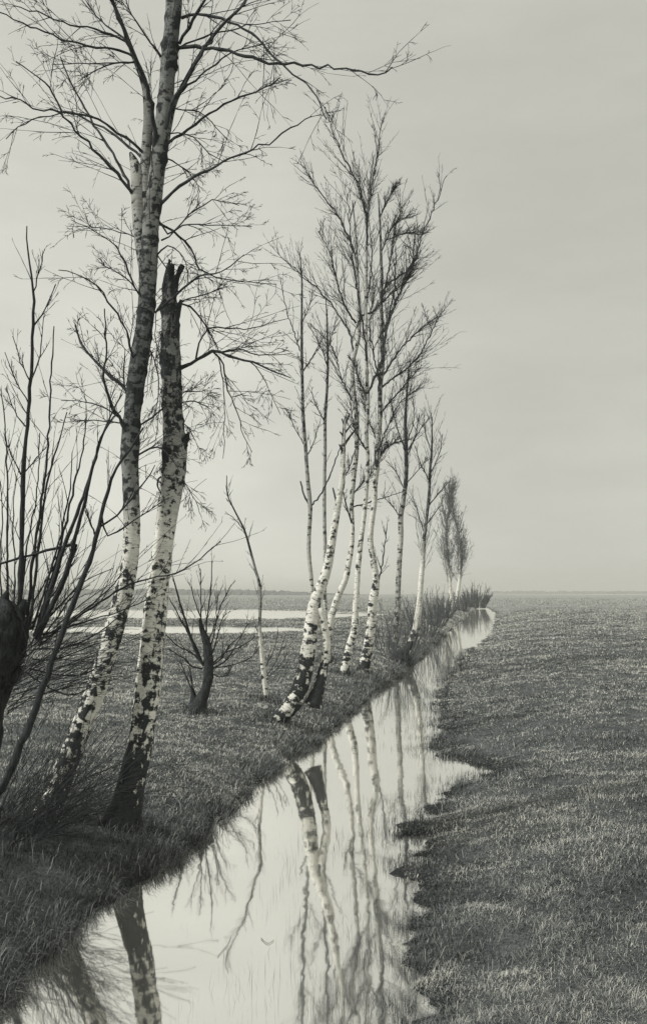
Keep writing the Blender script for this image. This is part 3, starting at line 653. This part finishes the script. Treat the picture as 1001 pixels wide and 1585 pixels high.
WT = [(-18, 1292, 56), (-24, 1230, 44), (-22, 1150, 42), (-15, 1095, 50), (-8, 1040, 74), (-2, 1000, 90), (0, 968, 86), (-4, 944, 66), (-8, 930, 34)]
WS = [
 ([(28, 985), (33, 880), (35, 760), (37, 720), (42, 660), (48, 590), (52, 500), (52, 450), (48, 420), (43, 380), (42, 350)], 9, 1.6, dict(dY=.05)),
 ([(52, 452), (62, 415), (70, 385)], 2.2, 1.2, dict(off=.15)), ([(52, 505), (70, 480), (87, 440)], 2.6, 1.2, dict(off=.15)), ([(47, 590), (32, 560), (20, 520)], 2.4, 1.2), ([(45, 625), (25, 590), (8, 545)], 2.4, 1.2), ([(48, 590), (62, 550), (68, 490)], 2.6, 1.2), ([(40, 660), (25, 640), (10, 600)], 2.4, 1.2), ([(33, 735), (18, 705), (8, 680)], 2.4, 1.2), ([(36, 735), (55, 712), (72, 693)], 2.2, 1.2),
 ([(42, 970), (50, 880), (60, 800), (70, 740), (75, 680), (78, 600), (82, 540), (84, 505)], 5.5, 1.6), ([(46, 975), (56, 880), (66, 800), (80, 720), (90, 690), (104, 638)], 5, 1.5), ([(30, 960), (40, 860), (55, 780), (60, 720), (62, 670)], 3.5, 1.4),
 ([(55, 985), (90, 880), (105, 830), (125, 780), (145, 720), (160, 670), (172, 640), (190, 610)], 8, 1.8), ([(60, 985), (105, 880), (120, 820), (135, 760), (150, 700), (165, 660), (188, 636)], 8, 1.8), ([(58, 990), (98, 900), (112, 860), (117, 842)], 9, 8, dict(spec=None, dY=-.2)), ([(116, 842), (60, 855), (0, 873), (-40, 885)], 4.5, 3, dict(spec=None, dY=.1)),
 ([(52, 985), (85, 880), (104, 800), (118, 740), (130, 690), (135, 640)], 5, 1.5), ([(50, 975), (80, 880), (96, 820), (108, 760), (112, 700)], 4, 1.4),
 ([(12, 960), (12, 860), (12, 800), (12, 740), (7, 650), (2, 600)], 4.5, 1.5), ([(20, 960), (24, 880), (20, 800), (26, 740)], 3, 1.3), ([(5, 960), (0, 880), (4, 800), (-4, 720)], 3, 1.3),
 ([(-10, 1235), (8, 1212), (28, 1165), (52, 1108), (77, 1035), (106, 955), (135, 880), (150, 830), (160, 790), (175, 735), (203, 692), (222, 662)], 14, 2.4, dict(off=-.35, dY=.05)), ([(150, 832), (140, 810), (132, 790)], 3, 1.5, dict(off=-.2)), ([(158, 800), (168, 830), (215, 800), (262, 770)], 3, 1.4, dict(off=-.2)), ([(156, 815), (190, 790), (225, 745), (240, 720)], 3, 1.4, dict(off=-.2)),
 ([(55, 985), (90, 975), (130, 950), (200, 905), (270, 888), (305, 868), (342, 838)], 4, 1.5, dict(dY=-.15)), ([(60, 1000), (110, 960), (160, 920), (195, 880)], 3, 1.3), ([(62, 990), (120, 965), (175, 950), (240, 925)], 3, 1.2), ([(55, 1005), (110, 1000), (160, 975), (210, 930)], 3, 1.2), ([(58, 975), (100, 930), (130, 900), (175, 880)], 3, 1.3), ([(50, 1020), (90, 1020), (140, 1000), (190, 985)], 2.6, 1.1), ([(45, 1035), (95, 1045), (140, 1040), (180, 1010)], 2.6, 1.1),
 ([(50, 965), (75, 930), (100, 890), (122, 862)], 3, 1.4), ([(45, 955), (62, 915), (88, 870), (96, 840)], 3, 1.4), ([(62, 995), (85, 960), (112, 925), (140, 905)], 3, 1.3), ([(40, 1040), (70, 1060), (110, 1075), (150, 1060)], 2.6, 1.1),
]
YW = 8.9
def brush(seed, pts0, n, a0, a1, l0, l1, Y0, Y1, rr=.0032):
    """thin arching rods fanning up to the right from a foot line given in pixels"""
    def f(root, org):
        r = np.random.default_rng(seed)
        for k in range(n):
            f_ = r.random(); i = r.integers(0, len(pts0)-1)
            px = pts0[i][0]*(1-f_)+pts0[i+1][0]*f_; py = pts0[i][1]*(1-f_)+pts0[i+1][1]*f_
            Yk = r.uniform(Y0, Y1); st = P(px, py, Yk)
            a = r.uniform(a0, a1); ln = r.uniform(l0, l1)
            d = np.array([[math.cos(a), r.uniform(-.35, .35), math.sin(a)]])
            pts = walk(st[None], d, np.array([ln]), 12, .035, (.02, 0, -.05 if a < .8 else .02))
            rad = np.linspace(rr, rr*.4, 12)[None]*r.uniform(.7, 1.35)
            bt = Tubes(); bt.add(pts, rad, 4)
            grow(bt, pts, rad, dict(ref=1.0, wander=.06, fine=.85, levels=[(6, .2, 1, .25, .6, .2, .6, (0, 0, .02), .0)]), Yk)
            bt.build('shoot', SHOOT, root, org)
    return f
def two(f, g): return lambda r, o: (f(r, o), g(r, o))
willow('pollard_willow', 'black pollarded willow trunk at the left picture edge with long bare upright shoots', 'willow', WT, YW, WS, WIL, two(brush(3, [(40, 1000), (20, 1060), (10, 1110)], 26, .15, .95, .7, 1.5, 8.6, 9.2), brush(8, [(-20, 945), (30, 955), (52, 985), (38, 1040), (20, 1070)], 44, .1, 2.3, .2, .75, 8.6, 8.95, .0026)), seed=31, amp=.38, sides=30, stems=[[(14, 972, 26), (28, 956, 22), (36, 940, 15), (39, 928, 6)], [(2, 1062, 26), (20, 1050, 22), (32, 1038, 14), (38, 1030, 4)], [(-6, 950, 26), (6, 930, 18), (12, 916, 7)]])
willow('willow_shrub', 'low bush of arching bare rods in front of the foot of the leaning birch', 'shrub', [(14, 1318, 12), (20, 1298, 11), (28, 1278, 5)], 8.35, [], None, brush(5, [(-40, 1290), (0, 1300), (40, 1310), (85, 1290)], 105, .38, 1.25, .5, 1.35, 8.2, 9.0, .0031), seed=33, amp=.3)

B2T = [(304, 1102, 34), (310, 1090, 22), (318, 1070, 15), (324, 1045, 14), (323, 1015, 14), (319, 990, 11), (313, 974, 8), (310, 957, 4)]
B2S = [([(316, 1030), (304, 1010), (290, 970), (278, 930), (268, 895)], 5.5, 2), ([(313, 1025), (300, 995), (283, 965), (262, 925)], 3.6, 1.5), ([(312, 1025), (296, 1010), (276, 1000), (257, 983)], 3, 1.3), ([(314, 1035), (298, 1032), (286, 1020), (262, 1005)], 3, 1.2), ([(318, 985), (322, 950), (327, 900), (328, 868)], 2.8, 1.2), ([(311, 962), (311, 920), (310, 880)], 2, 1.2), ([(326, 1032), (342, 1020), (355, 1000), (372, 985)], 3, 1.2), ([(327, 1035), (348, 1024), (365, 1000), (384, 965)], 2.8, 1.2), ([(324, 1020), (333, 1000), (342, 965), (350, 950)], 2.8, 1.2), ([(326, 1042), (340, 1048), (352, 1044), (360, 1030)], 2.2, 1), ([(304, 1088), (294, 1060), (280, 1025)], 3, 1.4), ([(302, 1085), (296, 1050), (292, 1030)], 2.4, 1.2), ([(322, 1010), (332, 980), (336, 940), (338, 915)], 2.4, 1.1), ([(321, 1000), (330, 975), (345, 930), (358, 905)], 2.4, 1.1), ([(320, 995), (312, 960), (300, 925), (296, 905)], 2.4, 1.1), ([(325, 1030), (350, 1010), (375, 1000), (395, 985)], 2.4, 1.1), ([(325, 1035), (355, 1030), (385, 1020), (402, 1000)], 2.2, 1)]
_, yb2, _ = ground(304, 1102)
willow('pollard_willow', 'small crooked pollard willow on the grass right of the two big birches', 'willow', B2T, yb2, B2S, dict(WIL, ref=.9, fine=.62, levels=[(8, .2, 1, .3, .7, .2, .5, (0, 0, .06), .25), (2, .2, 1, .3, .7, .1, .25, (0, 0, .05), .1)]), seed=35, amp=.34, stems=[[(301, 1092, 13), (299, 1074, 8), (296, 1062, 2)]])

def shrub(label, px, py, hpx, spread, n, seed, stump=None, foot=.35, name='willow_shrub', lean=0.0, cat='shrub', sub=5):
    X0, Y0, Z0 = ground(px, py)
    org = np.array([X0, Y0, Z0]); r = np.random.default_rng(seed)
    root = empty(name, org); root['_w'] = [float(v) for v in org]
    tag(root, label, cat, 'willow shrubs along the far bank')
    H = hpx/F*Y0
    a = r.uniform(0, 2*np.pi, n); rad = np.sqrt(r.random(n))
    st = org+np.stack([np.cos(a)*rad*spread*foot, np.sin(a)*rad*spread*foot, np.zeros(n)-.05], 1)
    d = np.stack([np.cos(a)*rad*spread/H*.9+lean, np.sin(a)*rad*spread/H*.9, np.ones(n)], 1)
    ln = H*r.uniform(.55, 1.05, n)*(1-(.3 if foot < .5 else .5)*rad**2)
    pts = walk(st, d, ln, 9, .05, (0, 0, .03))
    rm = .00014*Y0
    R = knobbly(n, 9, np.full(n, rm*1.9), np.full(n, rm*.8), .3)
    big = Tubes(); big.add(pts, R, 4)
    tw = big if n < 20 else Tubes()
    grow(tw, pts, R, dict(ref=H, wander=.08, fine=.33, levels=[(sub, .2, 1, .25, .6, H*.2, H*.45, (0, 0, .05), .2), (2, .2, 1, .3, .7, H*.08, H*.18, (0, 0, .05), .1)]), Y0)
    big.build('stems', GREYT, root, org)
    if tw is not big: tw.build('twigs', GREYT, root, org)
    if stump:
        tb = Tubes(); k = F/Y0
        trunk_tube(tb, stump, Y0, 0, [(2000, 0, 0), (0, 0, 0)], 12, .06, .3, seed)
        tb.build('stump', WILLOW, root, org)
    del root['_w']; return root
shrub('dark willow stump with upright rods overhanging the ditch at the bent birch', 622, 1026, 105, 1.5, 34, 41, [(624, 1034, 34), (622, 1026, 36), (620, 1016, 30), (622, 1008, 16)])
shrub('thin bare bush left of the willow stump, before the flood water', 600, 1010, 98, 1.4, 24, 42)
shrub('bare bush right behind the bent white birch', 655, 985, 76, 1.4, 44, 43)
shrub('grey twiggy bush between the bent birch and the last birches', 672, 968, 60, 1.8, 52, 44)
shrub('dense twiggy bush just left of the last birches', 688, 956, 46, 1.7, 44, 45)
shrub('low bush at the foot of the last birches, by the far water', 716, 946, 34, 2.0, 44, 46)
shrub('rounded dark bush closing the row at the far end of the ditch', 734, 941, 44, 2.0, 80, 47, foot=.8, name='round_bush', lean=.04, sub=9)
shrub('small twiggy sprig beside the foot of the lone sapling', 425, 1090, 26, .35, 14, 48)

# ------------------------------------------------------------------ grass
def blades(name, X, Y, ln, w, tone, lean, label, mat=GRASS, zoff=-.01, head=None, curl=1.0, cat='grass'):
    n = len(X)
    Z = hgt(X, Y)+zoff
    az = rng.uniform(0, 2*np.pi, n) if head is None else head
    b = np.stack([X, Y, Z], 1)
    dirh = np.stack([np.cos(az), np.sin(az), np.zeros(n)], 1)
    wv = np.stack([-np.sin(az), np.cos(az), np.zeros(n)], 1)
    tw = rng.uniform(-.7, .7, n)
    wv = unit(wv+dirh*np.tan(tw)[:, None]*.6)
    up = np.array([0, 0, 1.0])
    l1 = lean*.55; l2 = lean*(1+.5*curl)
    m = b + (dirh*np.sin(l1)[:, None]+up*np.cos(l1)[:, None])*(ln*.55)[:, None]
    tip = m + (dirh*np.sin(l2)[:, None]+up*np.cos(l2)[:, None])*(ln*.5)[:, None]
    h = (w/2)[:, None]
    V = np.stack([b-wv*h, b+wv*h, m-wv*h*.8, m+wv*h*.8, tip], 1).reshape(-1, 3)
    i = np.arange(n)[:, None]*5
    L = np.concatenate([i+0, i+1, i+3, i+2, i+2, i+3, i+4], 1).ravel()
    S = np.tile([4, 3], n)
    T = np.repeat(tone, 5)
    o = mesh_obj(name, V, L, S, mat, attrs={'tone': ('FLOAT', T)})
    return tag(o, label, cat, kind='stuff')
def field(n, y0, y1, p, wedge=.42):
    """n random spots in the wedge seen from the bank, thinning with distance as y**-p"""
    t = rng.random(n)
    e = 2-p
    Y = (y0**e+(y1**e-y0**e)*t)**(1/e) if abs(e) > 1e-6 else y0*(y1/y0)**t
    X = rng.uniform(-1, 1, n)*(wedge*Y+.8)
    return X, Y
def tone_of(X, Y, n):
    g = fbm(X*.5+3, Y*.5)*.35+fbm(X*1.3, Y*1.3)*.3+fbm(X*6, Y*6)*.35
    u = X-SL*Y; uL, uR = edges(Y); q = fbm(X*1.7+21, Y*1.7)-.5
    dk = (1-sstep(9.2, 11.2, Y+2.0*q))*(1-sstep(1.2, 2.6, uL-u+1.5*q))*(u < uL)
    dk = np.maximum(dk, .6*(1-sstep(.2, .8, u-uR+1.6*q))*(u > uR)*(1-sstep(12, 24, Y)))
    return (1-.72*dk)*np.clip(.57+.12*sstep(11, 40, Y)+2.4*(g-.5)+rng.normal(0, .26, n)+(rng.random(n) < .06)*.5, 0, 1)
X, Y = np.concatenate([np.stack(field(1150000, 4.4, 120, 1.8)), np.stack(field(90000, 70, 420, 1.3, .36))], 1)
u = X-SL*Y; uL, uR = edges(Y)
dl = uL-u; dr = u-uR
keep = (dl > .0) | (dr > -.12)
X, Y, dl, dr = X[keep], Y[keep], dl[keep], dr[keep]
Z = hgt(X, Y); keep = ((Z > -.03) | ((Z > -.12) & (rng.random(len(X)) < .35))) & ((pool_mask(X, Y) < .25) | ((pool_mask(X, Y) < .8) & (rng.random(len(X)) < .3)) | (X-SL*Y > -4)) & (rng.random(len(X)) > .9*sstep(90, 420, Y))
X, Y, dl, dr = X[keep], Y[keep], dl[keep], dr[keep]
bare = (fbm(X*.42+50, Y*.3) > .64) & (dr > .5) & (rng.random(len(X)) < .55)     # trodden, muddy patches
X, Y, dl, dr = X[~bare], Y[~bare], dl[~bare], dr[~bare]
clump = fbm(X*2.6, Y*2.6)
ln = rng.uniform(.025, .072, len(X))*(.4+1.2*clump)*(1+.014*Y)
w = np.maximum(.0030, .00052*Y)*rng.uniform(.6, 1.3, len(X))
lean = np.clip(rng.normal(1.22, .28, len(X)), .2, 1.6)
left = dl > 0
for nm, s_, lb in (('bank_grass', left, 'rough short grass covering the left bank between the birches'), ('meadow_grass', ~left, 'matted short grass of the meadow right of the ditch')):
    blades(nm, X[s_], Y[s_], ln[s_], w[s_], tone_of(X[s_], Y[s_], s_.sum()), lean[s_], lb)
# long bent straws lying in the near turf
X, Y = field(11000, 4.5, 16, 1.4); u = X-SL*Y; uL, uR = edges(Y)
k = (u > uR+.1) & (fbm(X*1.3+8, Y*1.3) > .46); X, Y = X[k], Y[k]
blades('long_grass', X, Y, rng.uniform(.07, .2, len(X)), np.maximum(.0026, .00045*Y)*rng.uniform(.6, 1.1, len(X)), np.clip(rng.normal(.66, .2, len(X)), 0, 1), np.clip(rng.normal(1.25, .25, len(X)), .5, 1.6), 'long pale bent straws lying in the nearest turf', curl=1.3)
# shaggy fringe hanging at the left water line
n = 42000
Y = 4.5*(60/4.5)**rng.random(n); uL, uR = edges(Y); X = SL*Y+uL-rng.exponential(.16, n)+.12
k = fbm(X*2.1+6, Y*2.1)+rng.normal(0, .06, n) > .44; X, Y = X[k], Y[k]; n = len(X)
blades('bank_fringe_grass', X, Y, rng.uniform(.06, .2, n)*(1+.01*Y), np.maximum(.004, .0006*Y)*rng.uniform(.6, 1.2, n), np.clip(rng.normal(.36, .18, n), 0, 1), np.clip(rng.normal(1.0, .3, n), .1, 1.45), 'dark shaggy grass fringe along the left water edge', head=rng.normal(0, .9, n))
# sedge and rushes standing in the shallows of the right edge
n = 26000
Y = 4.4*(45/4.4)**rng.random(n); uL, uR = edges(Y); X = SL*Y+uR+.12-rng.exponential(.3, n)
k = (fbm(X*3.2+2, Y*3.2) > .5) & (X-SL*Y > uL+.5); X, Y = X[k], Y[k]
Zg = hgt(X, Y)
blades('rushes', X, Y, rng.uniform(.03, .11, len(X))+np.maximum(0, -Zg), np.maximum(.0036, .0005*Y)*rng.uniform(.6, 1.1, len(X)), np.clip(rng.normal(.22, .16, len(X)), 0, 1), np.clip(rng.normal(.35, .25, len(X)), .02, 1.3), 'thin dark rushes standing in the shallows along the right water edge', cat='rushes')

n = 1300
Y = 5.2*(11/5.2)**rng.random(n); uL, uR = edges(Y); X = SL*Y+uR-rng.uniform(-.1, 1.15, n)
k = (fbm(X*2.2+70, Y*1.4) > .52); X, Y = X[k], Y[k]
blades('water_stalks', X, Y, rng.uniform(.03, .14, len(X))+np.maximum(0, -hgt(X, Y)), np.maximum(.0028, .0004*Y), np.clip(rng.normal(.15, .1, len(X)), 0, 1), np.clip(rng.normal(.15, .2, len(X)), .02, 1), 'sparse thin stalks standing straight in the open water near the right bank', cat='rushes')
# longer tufts left standing round the feet of trunks
bx, by = np.array(BASES).T
n = len(bx)*240; i = rng.integers(0, len(bx), n); a = rng.uniform(0, 2*np.pi, n); rr_ = np.abs(rng.normal(.2, .13, n))+.03
X = bx[i]+np.cos(a)*rr_; Y = by[i]+np.sin(a)*rr_
k = X-SL*Y < edges(Y)[0]; X, Y = X[k], Y[k]
blades('foot_grass', X, Y, rng.uniform(.07, .22, len(X)), np.maximum(.003, .0005*Y), np.clip(rng.normal(.3, .2, len(X)), 0, 1), np.clip(rng.normal(.7, .35, len(X)), .05, 1.5), 'longer grass tufts left standing round the feet of the trunks')

# ------------------------------------------------------------------ small wood
def stick(name, label, cat, pts, w0, w1, Y=None, n=18, mat=DEAD, side_n=4, dY=.0, group=None, z=None):
    if Y is None: _, Y, _ = ground(*pts[0][:2])
    wl = [(p[0], p[1], w0+(w1-w0)*i/(len(pts)-1)) for i, p in enumerate(pts)]
    c, r, _ = px_line(wl, Y, dY, n)
    if z is not None:
        for i in range(n):
            q = c[i]; t = (CAMH-z)/(CAMH-q[2]); c[i] = np.array([q[0]*t, q[1]*t, z])
    tb = Tubes(); tb.add(c[None], (r*(1+rng.uniform(-.15, .25, n)))[None], 6)
    if side_n:
        st, d, t, idx = side(c[None], side_n, .2, .95, .4, .9)
        pts2 = walk(st, d, rng.uniform(.06, .2, side_n), 5, .1, (0, 0, 0))
        if z is not None: pts2[..., 2] = z
        tb.add(pts2, knobbly(side_n, 5, np.full(side_n, r.mean()*.6), np.full(side_n, r.mean()*.3)), 4)
    o = tb.build(name, mat, None, c[0])
    return tag(o, label, cat, group)
stick('fallen_branch', 'pale dead branch leaning down the left bank to the water', 'branch', [(268, 1216), (286, 1232), (300, 1256), (312, 1282)], 4, 3, dY=-.15)
stick('fallen_twig', 'short pale twig lying in the dark grass of the left bank below the big birches', 'twig', [(50, 1420), (75, 1440), (105, 1452)], 3, 2)
stick('floating_twig', 'curved thin twig floating on the pale water, larger of the two', 'twig', [(337, 1480), (352, 1462), (358, 1448)], 0.7, .5, Y=7.2, z=.006, mat=SHOOT, side_n=1)
stick('floating_twig', 'tiny bent twig floating on the water right of the larger one', 'twig', [(404, 1452), (414, 1460), (424, 1455)], 0.9, .6, Y=7.3, z=.006, mat=SHOOT, side_n=0)
_, yp, _ = ground(322, 1282)
stick('bank_stump', 'small dark stump jutting from the left bank over the water below the dead branch', 'stump', [(312, 1290), (322, 1276), (328, 1266)], 16, 11, Y=yp, mat=WILLOW, side_n=0)

# ------------------------------------------------------------------ light
SUN_EL, SUN_AZ = math.radians(36), math.radians(-108)   # azimuth from +y, clockwise: the sun stands left and a little behind
sd = np.array([math.sin(SUN_AZ)*math.cos(SUN_EL), math.cos(SUN_AZ)*math.cos(SUN_EL), math.sin(SUN_EL)])
sun = bpy.data.lights.new('sun', 'SUN'); sun.energy = 2.4; sun.angle = math.radians(6); sun.color = (1, .985, .94)
so = bpy.data.objects.new('sun', sun); COL.objects.link(so)
from mathutils import Vector
so.rotation_euler = Vector(sd).to_track_quat('Z', 'Y').to_euler()
so.location = (-20, -5, 30)
w = bpy.data.worlds.new('World'); scene.world = w; w.use_nodes = True
nt = w.node_tree; nt.nodes.clear()
sky = nt.nodes.new('ShaderNodeTexSky'); sky.sky_type = 'NISHITA'; sky.sun_disc = False
sky.sun_elevation = SUN_EL; sky.sun_rotation = SUN_AZ
sky.air_density = 1.0; sky.dust_density = 1.0; sky.ozone_density = 1.0
bw = nt.nodes.new('ShaderNodeRGBToBW'); nt.links.new(sky.outputs[0], bw.inputs[0])
v = math_n(nt, 'MULTIPLY', math_n(nt, 'POWER', bw.outputs[0], .18), 2.92)       # a hazy even sky, printed in one tone
tc = nt.nodes.new('ShaderNodeTexCoord')
cl = noise(nt, mapped(nt, tc.outputs['Generated'], (1.6, 1.6, 5.0)), 1.5, 6, .6)
cl = math_n(nt, 'ADD', math_n(nt, 'MULTIPLY', cl, .5), .75)
v = math_n(nt, 'MULTIPLY', v, cl)
dt = nt.nodes.new('ShaderNodeVectorMath'); dt.operation = 'DOT_PRODUCT'       # a thicker bank of cloud low on the right
nt.links.new(tc.outputs['Generated'], dt.inputs[0]); dt.inputs[1].default_value = (.30, .93, .20)
mr = nt.nodes.new('ShaderNodeMapRange'); mr.interpolation_type = 'SMOOTHSTEP'
mr.inputs[1].default_value = .90; mr.inputs[2].default_value = 1.0; mr.inputs[3].default_value = 1.04; mr.inputs[4].default_value = .80
nt.links.new(dt.outputs['Value'], mr.inputs[0]); v = math_n(nt, 'MULTIPLY', v, mr.outputs[0])
cmb = nt.nodes.new('ShaderNodeMix'); cmb.data_type = 'RGBA'; cmb.blend_type = 'MULTIPLY'; cmb.inputs[0].default_value = 1
nt.links.new(v, cmb.inputs[6]); cmb.inputs[7].default_value = (1.0, 1.0, .90, 1)
bg = nt.nodes.new('ShaderNodeBackground'); bg.inputs[1].default_value = .15
nt.links.new(cmb.outputs[2], bg.inputs[0])
wo = nt.nodes.new('ShaderNodeOutputWorld'); nt.links.new(bg.outputs[0], wo.inputs[0])

# ------------------------------------------------------------------ thin air between here and the horizon
hm = bpy.data.materials.new('thin_haze'); hm.use_nodes = True; hm.node_tree.nodes.clear()
ho = hm.node_tree.nodes.new('ShaderNodeOutputMaterial'); hv = hm.node_tree.nodes.new('ShaderNodeVolumePrincipled')
hv.inputs['Color'].default_value = (.96, .96, .90, 1); hv.inputs['Density'].default_value = .0007
hm.node_tree.links.new(hv.outputs[0], ho.inputs['Volume'])
hx, hy0, hy1, hz0, hz1 = 4200, -100, 3300, -1.6, 18.0
HV = [(x, y, z) for z in (hz0, hz1) for y in (hy0, hy1) for x in (-hx, hx)]
HL = [0, 2, 3, 1, 4, 5, 7, 6, 0, 1, 5, 4, 2, 6, 7, 3, 0, 4, 6, 2, 1, 3, 7, 5]
tag(mesh_obj('haze', HV, HL, [4]*6, hm, smooth=False), 'thin pale haze softening the far trees and the horizon', 'haze', kind='stuff')

# ------------------------------------------------------------------ camera
cam = bpy.data.cameras.new('camera'); co = bpy.data.objects.new('camera', cam); COL.objects.link(co)
co.location = (0, 0, CAMH); co.rotation_euler = (math.pi/2, 0, 0)
cam.sensor_fit = 'VERTICAL'; cam.sensor_height = 36.0; cam.lens = 36.0*F/1585.0
cam.shift_y = (HZ-792.5)/1585.0
cam.clip_start = .1; cam.clip_end = 20000
scene.camera = co
vs = scene.view_settings
vs.view_transform = 'Standard'; vs.look = 'None'; vs.exposure = 0.30; vs.gamma = 1.0
